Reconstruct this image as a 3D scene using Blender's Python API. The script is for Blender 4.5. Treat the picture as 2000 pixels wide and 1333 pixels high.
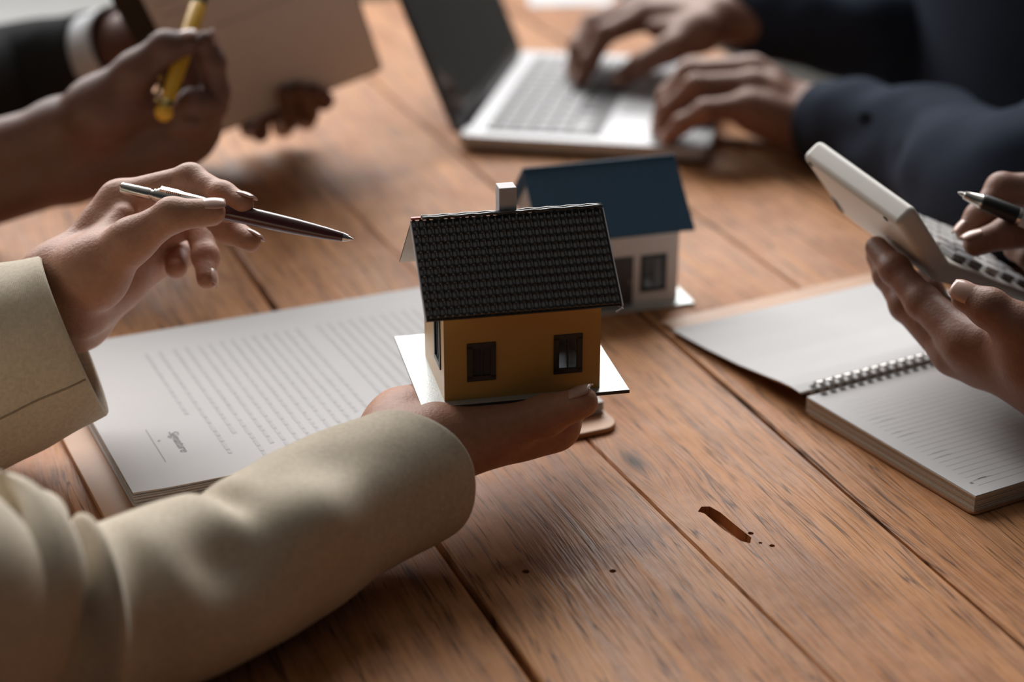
import bpy, bmesh, math, random
import numpy as np
from mathutils import Vector, Matrix, noise
for o in list(bpy.data.objects): bpy.data.objects.remove(o)
SC = bpy.context.scene
COL = SC.collection
R = math.radians
# ------------------------------------------------------------------ camera
CAM_H, CAM_PITCH, FPX = 0.5, 23.23, 3600.0
cd = bpy.data.cameras.new('camera'); cam = bpy.data.objects.new('camera', cd); COL.objects.link(cam)
cam.location = (0, 0, CAM_H); cam.rotation_euler = (R(90 - CAM_PITCH), 0, 0)
cd.sensor_width = 36.0; cd.lens = FPX / 2000 * 36; cd.clip_start = 0.05; cd.clip_end = 60
cd.dof.use_dof = True; cd.dof.focus_distance = 1.03; cd.dof.aperture_fstop = 3.6
SC.camera = cam
# ------------------------------------------------------------------ world, daylight, exposure
W = bpy.data.worlds.new('world'); SC.world = W; W.use_nodes = True
W.node_tree.nodes['Background'].inputs[0].default_value = (0.78, 0.90, 1.0, 1)
W.node_tree.nodes['Background'].inputs[1].default_value = 0.042
def area(name, loc, target, sx, sy, power, col):
    l = bpy.data.lights.new(name, 'AREA'); l.shape = 'RECTANGLE'; l.size = sx; l.size_y = sy; l.energy = power; l.color = col
    o = bpy.data.objects.new(name, l); COL.objects.link(o); o.location = loc
    o.rotation_euler = (Vector(target) - Vector(loc)).to_track_quat('-Z', 'Y').to_euler()
    return o
area('window_back_offscreen', (-.80, 3.60, 2.25), (-.80, 0.0, 2.25), 3.9, 2.9, 400, (1.0, 0.985, 0.975))
vs = SC.view_settings
vs.view_transform = 'Standard'; vs.look = 'None'; vs.gamma = 1.0; vs.use_curve_mapping = False; vs.exposure = -0.44
# ------------------------------------------------------------------ helpers
pit = R(CAM_PITCH)
FW = np.array([0, math.cos(pit), -math.sin(pit)]); RT = np.array([1., 0, 0]); UP = np.array([0, math.sin(pit), math.cos(pit)])
CO = np.array([0, 0, CAM_H])
def ray(x, y): return FW + RT * (x - 1000) / FPX + UP * (666.5 - y) / FPX
def atz(x, y, z=0.):
    r = ray(x, y); return CO + r * (z - CAM_H) / r[2]
def atd(x, y, d): return CO + ray(x, y) * d
def camvec(x, y, d): return RT * x - UP * y + FW * d       # right, down, away
def vec(p): return np.array(p, float)
def unit(v): v = vec(v); return v / (np.linalg.norm(v) + 1e-12)

ORG = {}
def tag(o, label=None, cat=None, group=None, kind=None):
    if label: o['label'] = label
    if cat: o['category'] = cat
    if group: o['group'] = group
    if kind: o['kind'] = kind
    return o
def thing(name, loc, label, cat, group=None, kind=None):
    o = bpy.data.objects.new(name, None); COL.objects.link(o); o.location = [float(c) for c in loc]; o.empty_display_size = .02
    ORG[o] = vec(loc); return tag(o, label, cat, group, kind)
class MB:
    def __init__(s): s.v = []; s.f = []; s.m = []; s.mi = 0
    def add(s, vs, fs):
        b = len(s.v); s.v += [tuple(float(c) for c in p) for p in vs]; s.f += [[b + i for i in f] for f in fs]; s.m += [s.mi] * len(fs); return s
    def box(s, o, a, b, c):
        """o corner, three edge vectors"""
        o, a, b, c = map(vec, (o, a, b, c))
        p = [o, o + a, o + a + b, o + b, o + c, o + a + c, o + a + b + c, o + b + c]
        f = [[0, 3, 2, 1], [4, 5, 6, 7], [0, 1, 5, 4], [1, 2, 6, 5], [2, 3, 7, 6], [3, 0, 4, 7]]
        if np.dot(np.cross(a, b), c) < 0: f = [q[::-1] for q in f]
        return s.add(p, f)
    def prism(s, poly, ext):
        """poly: list of 3d points (ccw seen from the end of ext), extruded by ext"""
        poly = [vec(p) for p in poly]; ext = vec(ext); n = len(poly)
        return s.add(poly + [p + ext for p in poly], [list(range(n))[::-1], list(range(n, 2 * n))] + [[i, (i + 1) % n, n + (i + 1) % n, n + i] for i in range(n)])
    def tube(s, pts, rad, n=12, cap=True, closed=False):
        pts = [vec(p) for p in pts]; k = len(pts)
        if not hasattr(rad, '__len__'): rad = [rad] * k
        ref = None; vs_ = []
        for i, p in enumerate(pts):
            if closed: t = unit(pts[(i + 1) % k] - pts[i - 1])
            else: t = unit(pts[min(i + 1, k - 1)] - pts[max(i - 1, 0)])
            if ref is None: ref = unit(np.cross(t, [0.31, 0.2, 0.93] if abs(t[2]) < .9 else [1, 0, 0]))
            ref = unit(ref - t * np.dot(ref, t)); q = np.cross(t, ref)
            vs_ += [p + rad[i] * (math.cos(2 * math.pi * j / n) * ref + math.sin(2 * math.pi * j / n) * q) for j in range(n)]
        fs = []
        for i in range(k if closed else k - 1):
            for j in range(n):
                a, b_ = i * n, ((i + 1) % k) * n
                fs.append([a + j, a + (j + 1) % n, b_ + (j + 1) % n, b_ + j])
        if cap and not closed: fs += [list(range(n))[::-1], list(range((k - 1) * n, k * n))]
        return s.add(vs_, fs)
    def ball(s, c, r, n=12):
        c = vec(c); r = vec(r if hasattr(r, '__len__') else [r] * 3); m = n // 2
        vs_ = [c + r * [0, 0, 1]]
        for i in range(1, m):
            for j in range(n):
                a, b = math.pi * i / m, 2 * math.pi * j / n
                vs_.append(c + r * [math.sin(a) * math.cos(b), math.sin(a) * math.sin(b), math.cos(a)])
        vs_.append(c - r * [0, 0, 1]); L = len(vs_) - 1
        fs = [[0, 1 + j, 1 + (j + 1) % n] for j in range(n)]
        for i in range(m - 2):
            for j in range(n):
                a = 1 + i * n; fs.append([a + j, a + n + j, a + n + (j + 1) % n, a + (j + 1) % n])
        a = 1 + (m - 2) * n; fs += [[a + j, L, a + (j + 1) % n] for j in range(n)]
        return s.add(vs_, fs)
    def mesh(s, name, mats, org=(0, 0, 0), smooth=False):
        me = bpy.data.meshes.new(name); org = vec(org)
        me.from_pydata([tuple(vec(p) - org) for p in s.v], [], s.f)
        for m in (mats if isinstance(mats, (list, tuple)) else [mats]): me.materials.append(m)
        if max(s.m or [0]) > 0: me.polygons.foreach_set('material_index', s.m)
        if smooth: me.polygons.foreach_set('use_smooth', [True] * len(me.polygons))
        me.update(); return me
    def build(s, name, mats, parent=None, smooth=False, bevel=0, seg=2, loc=None, angle=None):
        org = ORG[parent] if parent is not None else (vec(loc) if loc is not None else vec((0, 0, 0)))
        o = bpy.data.objects.new(name, s.mesh(name, mats, org, smooth)); COL.objects.link(o)
        if parent is not None: o.parent = parent
        else: o.location = [float(c) for c in org]
        ORG[o] = org
        if bevel:
            b = o.modifiers.new('bevel', 'BEVEL'); b.width = bevel; b.segments = seg; b.limit_method = 'ANGLE'; b.angle_limit = R(35)
            o.data.polygons.foreach_set('use_smooth', [True] * len(o.data.polygons))
            w = o.modifiers.new('wn', 'WEIGHTED_NORMAL'); w.keep_sharp = True
        elif angle: o.data.set_sharp_from_angle(angle=R(angle))
        return o
def share(name, me, parent, loc=(0, 0, 0), mat=None):
    o = bpy.data.objects.new(name, me); COL.objects.link(o); o.parent = parent
    if mat is not None: o.matrix_local = mat
    else: o.location = loc
    ORG[o] = ORG[parent]; return o
def boolean(o, cutters, op='DIFFERENCE'):
    for c in cutters:
        m = o.modifiers.new('cut', 'BOOLEAN'); m.operation = op; m.object = c; m.solver = 'EXACT'
    bpy.context.view_layer.update()
    dg = bpy.context.evaluated_depsgraph_get()
    me = bpy.data.meshes.new_from_object(o.evaluated_get(dg)); o.modifiers.clear(); o.data = me
    for c in cutters: bpy.data.objects.remove(c)
    return o
def mb_cut(fn, parent=None):
    m = MB(); fn(m); o = bpy.data.objects.new('cutter', m.mesh('cutter', [])); COL.objects.link(o); o.parent = parent; return o
# ------------------------------------------------------------------ materials
class NT:
    def __init__(s, name):
        s.m = bpy.data.materials.new(name); s.m.use_nodes = True; s.t = s.m.node_tree
        s.b = s.t.nodes['Principled BSDF']; s.o = s.t.nodes['Material Output']
    def n(s, kind, ins=None, **props):
        nd = s.t.nodes.new('ShaderNode' + kind)
        for k, v in props.items(): setattr(nd, k, v)
        for k, v in (ins or {}).items():
            if isinstance(v, bpy.types.NodeSocket): s.t.links.new(v, nd.inputs[k])
            else: nd.inputs[k].default_value = v
        return nd
    def set(s, **kw):
        for k, v in kw.items():
            k = k.replace('_', ' ')
            if isinstance(v, bpy.types.NodeSocket): s.t.links.new(v, s.b.inputs[k])
            else: s.b.inputs[k].default_value = v
        return s
    def math(s, op, a, b=0.0, c=0.0, clamp=False): return s.n('Math', {0: a, 1: b, 2: c}, operation=op, use_clamp=clamp).outputs[0]
    def mix(s, f, a, b, mode='MIX'):
        nd = s.t.nodes.new('ShaderNodeMix'); nd.data_type = 'RGBA'; nd.blend_type = mode
        for i, v in ((0, f), (6, a), (7, b)):
            if isinstance(v, bpy.types.NodeSocket): s.t.links.new(v, nd.inputs[i])
            else: nd.inputs[i].default_value = v
        return nd.outputs[2]
    def ramp(s, f, stops):
        nd = s.n('ValToRGB', {0: f}); e = nd.color_ramp.elements
        while len(e) < len(stops): e.new(.5)
        for el, (p, c) in zip(e, stops): el.position = p; el.color = c if hasattr(c, '__len__') else (c, c, c, 1)
        return nd.outputs[0]
    def noise(s, v, scale, detail=4, rough=.55): return s.n('TexNoise', {'Vector': v, 'Scale': scale, 'Detail': detail, 'Roughness': rough}).outputs[0]
    def coord(s): return s.n('TexCoord').outputs['Object']
    def bump(s, h, strength=.3, dist=.001):
        s.set(Normal=s.n('Bump', {'Height': h, 'Strength': strength, 'Distance': dist}).outputs[0]); return s
def C4(r, g, b): return (r, g, b, 1)
def plain(name, col, rough=.5, metal=0., spec=.5, var=.06, vscale=60, bump=0., bscale=300, bdist=.0004, coat=0, sheen=0):
    t = NT(name); c = t.coord(); n = t.noise(c, vscale)
    k = t.ramp(n, [(.25, 1 - var), (.75, 1 + var)])
    t.set(Base_Color=t.mix(1.0, C4(*col), k, 'MULTIPLY'), Roughness=rough, Metallic=metal, Specular_IOR_Level=spec)
    if coat: t.set(Coat_Weight=coat, Coat_Roughness=.08)
    if sheen: t.set(Sheen_Weight=sheen, Sheen_Roughness=.5)
    if bump: t.bump(t.noise(c, bscale, 3), bump, bdist)
    return t.m
def skin_mat(name, col, tip, rough=.52):
    t = NT(name); c = t.coord()
    n1 = t.noise(c, 35, 3); n2 = t.noise(c, 260, 4)
    base = t.mix(t.ramp(n1, [(.35, 0.), (.7, 1.)]), C4(*col), C4(*tip))
    base = t.mix(.5, base, t.ramp(n2, [(.3, C4(.72, .68, .66)), (.7, C4(1, 1, 1))]), 'MULTIPLY')
    t.set(Base_Color=base, Roughness=rough, Specular_IOR_Level=.4, Subsurface_Weight=.12, Subsurface_Radius=(.9, .35, .2), Subsurface_Scale=.004)
    vo = t.n('TexVoronoi', {'Vector': c, 'Scale': 620.}).outputs[0]
    t.bump(t.math('ADD', t.math('MULTIPLY', vo, .6), t.math('MULTIPLY', t.noise(c, 190, 4), 1.2)), .35, .0006)
    return t.m
def cloth_mat(name, col, weave=900, bump=.35, var=.08, sheen=.25, rough=.9, spec=.15):
    t = NT(name); c = t.coord()
    n1 = t.noise(c, 18, 3); n2 = t.noise(c, 420, 3)
    k = t.ramp(n1, [(.3, 1 - var), (.7, 1 + var)]); k2 = t.ramp(n2, [(.3, .88), (.7, 1.08)])
    t.set(Base_Color=t.mix(1., t.mix(1., C4(*col), k, 'MULTIPLY'), k2, 'MULTIPLY'), Roughness=rough, Specular_IOR_Level=spec, Sheen_Weight=sheen, Sheen_Roughness=.4)
    wv = t.n('TexWave', {'Vector': c, 'Scale': weave * .3, 'Distortion': 1.5, 'Detail': 2.}).outputs[0]
    t.bump(t.math('ADD', t.math('MULTIPLY', wv, .35), t.noise(c, weave, 2)), bump, .0004)
    return t.m
WOOD_KNOTS = [(.4117, .8943, .015, 1.), (.445, .845, .006, .3)]
def wood_mat(name, light, mid, dark, rough=.50, seed=0.):
    t = NT(name); c = t.coord(); rnd = t.n('ObjectInfo').outputs['Random']
    sx = t.n('SeparateXYZ', {0: c}); x, y = sx.outputs[0], sx.outputs[1]
    # slow wander of the grain
    wn = t.noise(t.n('CombineXYZ', {0: t.math('MULTIPLY', x, 5.), 1: t.math('MULTIPLY', y, 1.6), 2: t.math('MULTIPLY', rnd, 40.)}).outputs[0], 1.0, 3)
    xw = t.math('ADD', x, t.math('MULTIPLY', t.math('SUBTRACT', wn, .5), .03))
    # grain bends around the knots
    kd = None
    for (n0, d0, r0, amp) in WOOD_KNOTS:
        dx = t.math('SUBTRACT', x, n0); dy = t.math('SUBTRACT', y, d0)
        q = t.math('ADD', t.math('POWER', t.math('DIVIDE', dx, r0 * 2.2), 2.), t.math('POWER', t.math('DIVIDE', dy, r0 * 3.2), 2.))
        g = t.math('POWER', 2.718, t.math('MULTIPLY', q, -1.))
        xw = t.math('SUBTRACT', xw, t.math('MULTIPLY', t.math('MULTIPLY', g, t.math('SIGN', dx)), r0 * .55 * amp))
        q2 = t.math('ADD', t.math('POWER', t.math('DIVIDE', dx, r0 * .42), 2.), t.math('POWER', t.math('DIVIDE', dy, r0 * .95), 2.))
        g2 = t.math('MULTIPLY', t.math('POWER', 2.718, t.math('MULTIPLY', q2, -1.)), amp)
        kd = g2 if kd is None else t.math('MAXIMUM', kd, g2)
    yo = t.math('ADD', y, t.math('MULTIPLY', rnd, 7.))
    def gn(fx, fy, det, off=0.):
        return t.noise(t.n('CombineXYZ', {0: t.math('MULTIPLY', xw, fx), 1: t.math('MULTIPLY', yo, fy), 2: t.math('ADD', t.math('MULTIPLY', rnd, 9.), off)}).outputs[0], 1., det, .62)
    band = gn(22, 1.6, 6); fine = gn(150, 7, 5, 3.); pore = gn(480, 26, 2, 6.); patch = gn(11, 6., 5, 11.)
    col = t.mix(t.ramp(band, [(.30, 0.), (.68, 1.)]), C4(*mid), C4(*light))
    col = t.mix(t.ramp(fine, [(.36, .6), (.58, 0.)]), col, C4(*dark))
    col = t.mix(t.math('MULTIPLY', t.ramp(patch, [(.52, 0.), (.74, 1.)]), .55), col, C4(dark[0] * 1.25, dark[1] * 1.0, dark[2] * 1.0))
    pore2 = gn(230, 13, 3, 16.); mot = t.noise(c, 26, 6, .7); crack = gn(70, 2.2, 3, 21.)
    col = t.mix(t.math('MULTIPLY', t.ramp(pore, [(.30, 1.), (.44, 0.)]), .6), col, C4(dark[0] * .5, dark[1] * .5, dark[2] * .5))
    col = t.mix(t.math('MULTIPLY', t.ramp(pore2, [(.30, 1.), (.40, 0.)]), .55), col, C4(dark[0] * .4, dark[1] * .4, dark[2] * .45))
    col = t.mix(t.math('MULTIPLY', t.ramp(mot, [(.42, 0.), (.66, 1.)]), .45), col, C4(light[0] * 1.05, light[1] * 1.12, light[2] * 1.45))
    col = t.mix(t.math('MULTIPLY', t.ramp(t.math('ABSOLUTE', t.math('SUBTRACT', crack, .5)), [(.0, 1.), (.012, 0.)]), .8), col, C4(dark[0] * .25, dark[1] * .25, dark[2] * .25))
    # purple-brown spill and grey wear marks with shapes of their own
    for (n0, d0, rx, ry, cc, st) in ((.335, .80, .055, .018, (.17, .07, .045), .5), (.375, .815, .03, .014, (.17, .07, .045), .5), (.45, .735, .03, .05, (.16, .075, .045), .3), (.31, .885, .03, .03, (.15, .07, .045), .3)):
        ex = t.math('DIVIDE', t.math('SUBTRACT', x, n0), rx); ey = t.math('DIVIDE', t.math('SUBTRACT', y, d0), ry)
        q = t.math('ADD', t.math('POWER', ex, 2.), t.math('POWER', ey, 2.))
        q = t.math('ADD', q, t.math('MULTIPLY', t.math('SUBTRACT', t.noise(c, 55, 4, .7), .5), 2.6))
        col = t.mix(t.math('MULTIPLY', t.ramp(q, [(.25, 1.), (1., 0.)]), st), col, C4(*cc))
    col = t.mix(t.math('MULTIPLY', kd, .92), col, C4(.03, .02, .014))
    sp = t.noise(c, 130, 2)
    col = t.mix(t.ramp(sp, [(.78, 0.), (.82, .4)]), col, C4(.55, .52, .52))
    ro = t.ramp(t.math('ADD', t.math('MULTIPLY', patch, .6), t.math('MULTIPLY', fine, .4)), [(.3, rough - .1), (.7, rough + .16)])
    t.set(Base_Color=col, Roughness=ro, Specular_IOR_Level=.20)
    h = t.math('ADD', t.math('ADD', t.math('ADD', t.math('MULTIPLY', fine, 1.), t.math('MULTIPLY', pore, .7)), t.math('MULTIPLY', pore2, 1.0)), t.math('MULTIPLY', kd, -1.5))
    t.bump(h, .7, .0013)
    return t.m
M = {}
M['wood'] = wood_mat('old_teak_planks', (.60, .285, .115), (.44, .185, .068), (.20, .082, .036))
M['wood_dark'] = plain('dark_wood', (.06, .03, .018), .7)
M['skin_light'] = skin_mat('skin_warm', (.47, .245, .155), (.53, .265, .175))
M['skin_dark'] = skin_mat('skin_brown', (.15, .078, .057), (.19, .088, .063))
M['skin_mid'] = skin_mat('skin_tan', (.28, .148, .10), (.31, .148, .102))
M['nail'] = plain('nail_pink', (.60, .38, .31), .28, coat=.3)
M['nail_dark'] = plain('nail_brown', (.42, .26, .22), .25, coat=.3)
M['beige'] = cloth_mat('beige_wool', (.62, .54, .42))
M['black_cloth'] = cloth_mat('black_suiting', (.036, .037, .038), sheen=.0, spec=.04)
M['navy'] = cloth_mat('navy_cotton', (.030, .038, .056), sheen=.0, spec=.04)
M['seam'] = cloth_mat('beige_thread', (.34, .27, .19))
M['white_cloth'] = cloth_mat('white_cotton', (.75, .77, .80))
M['paper'] = plain('paper_white', (.665, .66, .66), .8, spec=.2, var=.015, vscale=40)
M['paper_edge'] = plain('paper_edges', (.60, .54, .46), .9, spec=.1, var=.12, vscale=900)
M['ink'] = plain('ink_grey', (.27, .27, .29), .8)
M['ink_soft'] = plain('ink_pale', (.56, .56, .575), .8)
M['ink_faint'] = plain('ink_faint', (.652, .648, .648), .8)
M['tan'] = plain('tan_leather', (.50, .27, .14), .5, var=.12, vscale=30, bump=.15, bscale=500)
M['yellow'] = plain('yellow_plastic', (.54, .30, .075), .42, var=.03)
M['tile'] = plain('roof_tile_black', (.034, .032, .031), .25, coat=1.0, spec=.6, var=.15, vscale=400)
M['roof_board'] = plain('roof_board_black', (.02, .019, .018), .5)
M['roof_under'] = plain('roof_underside_white', (.62, .62, .62), .6)
M['chimney'] = plain('chimney_white', (.66, .63, .64), .6)
M['plate'] = plain('silver_board', (.56, .59, .58), .36, metal=.35, var=.05, vscale=200, bump=.25, bscale=900)
M['plate_edge'] = plain('board_edge_dark', (.05, .045, .04), .6)
M['frame_black'] = plain('window_frame_black', (.015, .016, .02), .45)
M['red'] = plain('red_glue', (.45, .05, .03), .4)
t = NT('window_glass'); t.set(Base_Color=C4(.42, .43, .45), Roughness=.08, Transmission_Weight=.9, IOR=1.1); M['glass'] = t.m
M['blue'] = plain('blue_roof', (.022, .075, .14), .5, var=.05)
M['white_wall'] = plain('white_model_wall', (.72, .66, .62), .6, var=.03)
M['door_grey'] = plain('model_door_dark', (.05, .042, .04), .5)
M['alu'] = plain('aluminium', (.44, .44, .45), .42, metal=.4, var=.02)
M['key'] = plain('silver_key', (.36, .36, .37), .5, var=.02)
M['key_dark'] = plain('dark_key', (.05, .05, .052), .5)
M['screen'] = plain('glossy_black_screen', (.012, .013, .014), .08, spec=.6, var=.0)
M['rubber'] = plain('black_rubber', (.012, .012, .012), .6)
M['steel'] = plain('brushed_steel', (.62, .60, .57), .22, metal=1., var=.05, vscale=300)
M['maroon'] = plain('maroon_barrel', (.075, .018, .020), .25, coat=.4, var=.02)
M['pen_yellow'] = plain('yellow_barrel', (.75, .42, .03), .35, var=.03)
M['gold'] = plain('gold_metal', (.75, .55, .22), .25, metal=1.)
M['pen_black'] = plain('black_grip', (.015, .015, .016), .45, bump=.2, bscale=1500)
M['pen_white'] = plain('white_barrel', (.72, .71, .70), .35)
M['calc'] = plain('warm_white_plastic', (.72, .69, .63), .42, var=.02)
M['calc_key'] = plain('calculator_key_white', (.75, .75, .74), .3)
M['calc_key2'] = plain('calculator_key_grey', (.30, .30, .31), .3)
M['lcd'] = plain('lcd_grey', (.24, .27, .22), .15)
M['wall'] = plain('wall_paint', (.75, .74, .71), .8)
M['ceil'] = plain('ceiling_timber', (.20, .19, .18), .8)
M['floor'] = plain('floor_screed', (.62, .61, .58), .5, var=.05, vscale=3)
M['cab'] = plain('white_lacquer', (.42, .42, .41), .6)
t = NT('clear_pane'); t.set(Base_Color=C4(.95, .96, .96), Roughness=.02, Transmission_Weight=1.0, IOR=1.45); M['clear_pane'] = t.m
# ------------------------------------------------------------------ room
def struct(name, mb, mat, label=None, cat=None, bevel=0):
    o = mb.build(name, mat, bevel=bevel); tag(o, label, cat, kind='structure'); return o
struct('floor', MB().box((-5, -3, -.80), (10, 0, 0), (0, 6.9, 0), (0, 0, .05)), M['floor'], 'pale grey floor under the table', 'floor')
m = MB()
m.box((-5, 3.7, -.75), (10, 0, 0), (0, .2, 0), (0, 0, 1.5)).box((-5, 3.7, 3.75), (10, 0, 0), (0, .2, 0), (0, 0, .25))
m.box((-5, 3.7, .75), (2.20, 0, 0), (0, .2, 0), (0, 0, 3.0)).box((1.20, 3.7, .75), (3.8, 0, 0), (0, .2, 0), (0, 0, 3.0))
struct('wall_back', m, M['wall'], 'white wall with a wide window beyond the table', 'wall')
struct('ceiling', MB().box((-5, -3, 4.0), (10, 0, 0), (0, 6.9, 0), (0, 0, .15)), M['ceil'], 'grey ceiling above the table', 'ceiling')
win = thing('window_1', (-.8, 3.7, .75), 'wide daylight window in the wall beyond the table', 'window', kind='structure')
m = MB()
for x in (-2.80, -1.82, -.83, .16, 1.14): m.box((x, 3.72, .81), (.06, 0, 0), (0, .08, 0), (0, 0, 2.88))
m.box((-2.80, 3.72, .75), (4.0, 0, 0), (0, .08, 0), (0, 0, .06)).box((-2.80, 3.72, 3.69), (4.0, 0, 0), (0, .08, 0), (0, 0, .06))
m.build('window_frame', M['wall'], win)
for x in (-2.74, -1.76, -.77, .22): MB().box((x, 3.76, .81), (.92, 0, 0), (0, .01, 0), (0, 0, 2.88)).build('pane', M['clear_pane'], win)
cabn = thing('added_cabinet', (-.9, 3.0, -.75), 'low white cabinet added to fill the bright area beyond the table', 'cabinet')  # added stand-in: its lit white top supplies the bright area past the table
MB().box((-1.75, 2.75, -.75), (1.45, 0, 0), (0, .8, 0), (0, 0, .53)).build('body', M['cab'], cabn, bevel=.004)
MB().box((-1.77, 2.73, -.22), (1.49, 0, 0), (0, .84, 0), (0, 0, .03)).build('top', M['cab'], cabn, bevel=.004)
for i in range(3): MB().box((-1.74 + i * .48, 2.735, -.72), (.465, 0, 0), (0, .018, 0), (0, 0, .48)).build('door', M['cab'], cabn, bevel=.003)
# ------------------------------------------------------------------ table of planks (local x across, y along the planks)
TA = R(20.45)
tab = thing('plank_table', (0, 0, 0), 'long table of worn orange-brown timber planks with dark gaps', 'table')
tab.rotation_euler = (0, 0, TA)
TN = vec((math.cos(TA), math.sin(TA), 0)); TD = vec((-math.sin(TA), math.cos(TA), 0))
rng = random.Random(4)
D0, D1 = .30, 2.13
# boundaries: n at near end, n at far end, gap width
bnd = [(-.20, -.20, .002), (.035, .035, .0025), (.2755, .262, .0042), (.4200, .352, .0003), (.5115, .5105, .0026), (.64, .64, .001), (.755, .755, .003), (.90, .90, .002)]
for i in range(len(bnd) - 1):
    (a0, a1, ga), (b0, b1, gb) = bnd[i], bnd[i + 1]
    zt = rng.uniform(-.0004, .0) if i not in (2, 3) else 0.
    m = MB(); k = 14; L, Rr = [], []
    for j in range(k + 1):
        s = j / k; d = D0 + (D1 - D0) * s
        L.append((a0 + (a1 - a0) * s + ga / 2 + rng.uniform(-.0006, .0006), d)); Rr.append((b0 + (b1 - b0) * s - gb / 2 + rng.uniform(-.0005, .0005), d))
    e = .0012
    vs_ = []
    for (l, r_) in zip(L, Rr):
        vs_ += [(l[0], l[1], -.03), (l[0], l[1], zt - e), (l[0] + e, l[1], zt), (r_[0] - e, r_[1], zt), (r_[0], r_[1], zt - e), (r_[0], r_[1], -.03)]
    fs = []
    for j in range(k):
        for q in range(6): fs.append([j * 6 + q, j * 6 + (q + 1) % 6, j * 6 + 6 + (q + 1) % 6, j * 6 + 6 + q])
    fs += [list(range(6))[::-1], list(range(k * 6, k * 6 + 6))]
    m.add(vs_, fs); o = m.build('plank', M['wood'], tab)
    def hole(n, d, r, e=1.4, dep=.008):
        def fn(q): q.tube([(n, d, -dep), (n, d, .01)], r, 10)
        c = mb_cut(fn, tab); return c
    cuts = []
    if i == 2: cuts = [hole(.3051, .7971, .0021), hole(.3487, .7814, .0019)]
    if i == 3:
        cuts = [hole(.4365, .7925, .0017), hole(.4365, .781, .0011), hole(.441, .776, .0016)]
        poly = [(.4225, .822), (.4200, .8255), (.4245, .8300), (.4290, .8285), (.4315, .8200), (.4330, .8020), (.4345, .7880), (.4310, .7825), (.4275, .7865), (.4240, .8020)]
        cuts.append(mb_cut(lambda q: q.prism([(p[0], p[1], -.007) for p in poly][::-1], (0, 0, .02)), tab))
    if cuts:
        boolean(o, cuts)
        for p in o.data.polygons: p.use_smooth = False
MB().box((-.18, D0 + .02, -.055), (1.06, 0, 0), (0, D1 - D0 - .04, 0), (0, 0, .026)).build('under_board', M['wood_dark'], tab)
for (n, d) in ((-.16, .40), (.78, .40), (-.16, 2.0), (.78, 2.0)): MB().box((n, d, -.75), (.08, 0, 0), (0, .08, 0), (0, 0, .70)).build('leg', M['wood_dark'], tab)
# ------------------------------------------------------------------ tan clipboard and stapled contract
DY = .428; da = vec((math.cos(DY), math.sin(DY), 0)); db = vec((-math.sin(DY), math.cos(DY), 0)); do = vec((-.213, .918, 0))
def DP(u, v, z): return do + u * da + v * db + vec((0, 0, z))
def rrect(u0, u1, v0, v1, r, n=5):
    p = []
    for (cu, cv, a0) in ((u1 - r, v0 + r, -90), (u1 - r, v1 - r, 0), (u0 + r, v1 - r, 90), (u0 + r, v0 + r, 180)):
        for i in range(n + 1): a = R(a0 + 90 * i / n); p.append((cu + r * math.cos(a), cv + r * math.sin(a)))
    return p
folder = MB().prism([DP(u, v, .0002) for u, v in rrect(-.0185, .300, -.020, .24, .012)], (0, 0, .0036)).build('document_folder', M['tan'], bevel=.001, loc=DP(.14, .1, 0.))
tag(folder, 'flat tan leather folder with rounded corners under the white contract', 'folder')
doc = thing('contract', DP(.14, .1, .004), 'printed white contract of several sheets ending in a signature line', 'document')
rd = random.Random(2); NS = 9
for i in range(NS):
    z0 = .0042 + i * (.0082 / NS); ju, jv = (rd.uniform(-.0009, .0009), rd.uniform(-.0009, .0009)) if i < NS - 1 else (0, 0)
    m = MB(); n = 16
    top, bot = [], []
    for j in range(n + 1):
        u = .297 * j / n
        lift = 0.0012 * (1 - min(1, u / .03)) ** 2 * (i / NS)
        for v in (0, .2275): top.append(DP(u + ju, v + jv, z0 + .00055 + lift)); bot.append(DP(u + ju, v + jv, z0 + lift))
    nn = len(top); fs = []
    for j in range(n):
        a = 2 * j; fs += [[a, a + 2, a + 3, a + 1], [nn + a, nn + a + 1, nn + a + 3, nn + a + 2], [nn + a, nn + a + 2, a + 2, a], [a + 1, a + 3, nn + a + 3, nn + a + 1]]
    fs += [[0, 1, nn + 1, nn], [2 * n + 1, 2 * n, nn + 2 * n, nn + 2 * n + 1]]
    m.add(top + bot, fs); o = m.build('sheet', M['paper'], doc)
top_sheet = o; ZP = .0042 + 8 * (.0082 / NS) + .00055 + .00012
def textline(mb, u, v0, v1, h, rr, z=ZP):
    v = v0
    while v > v1:
        w = rr.uniform(.004, .013); e = max(v - w, v1)
        mb.box(DP(u, e, z), h * da, (v - e) * db, (0, 0, .00005)); v = e - .0017
mt = MB(); ml = MB(); rr = random.Random(9)
lines = []
for k, (u, v1) in enumerate(((.0545, .089), (.0635, .027), (.0735, .052), (.0815, .012), (.0900, .03), (.0975, .012), (.1055, .012), (.1130, .012), (.1205, .012), (.128, .012), (.1355, .012), (.143, .012), (.1505, .05), (.1585, .012))): lines.append((u, .1915, v1))
for k in range(11): lines.append((.1735 + k * .0078, .1915, .012 if k % 5 != 3 else .07))
for (u, v0, v1) in lines: textline(mt, u, v0, v1, .0024, rr)
mt.build('printed_text', M['ink_soft'], top_sheet)
ml.box(DP(.0268, .0317, ZP), .0005 * da, .047 * db, (0, 0, .00005)); ml.tube([DP(.0305, .0605, ZP), DP(.0305, .0605, ZP + .00006)], .0009, 10)
ml.build('signature_line', M['ink'], top_sheet)
fc = bpy.data.curves.new('sig', 'FONT'); fc.body = 'Signature'; fc.size = .0080; fc.shear = .3; fc.extrude = .00004; fc.align_x = 'LEFT'
fo = bpy.data.objects.new('sig', fc); COL.objects.link(fo); bpy.context.view_layer.update()
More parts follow.
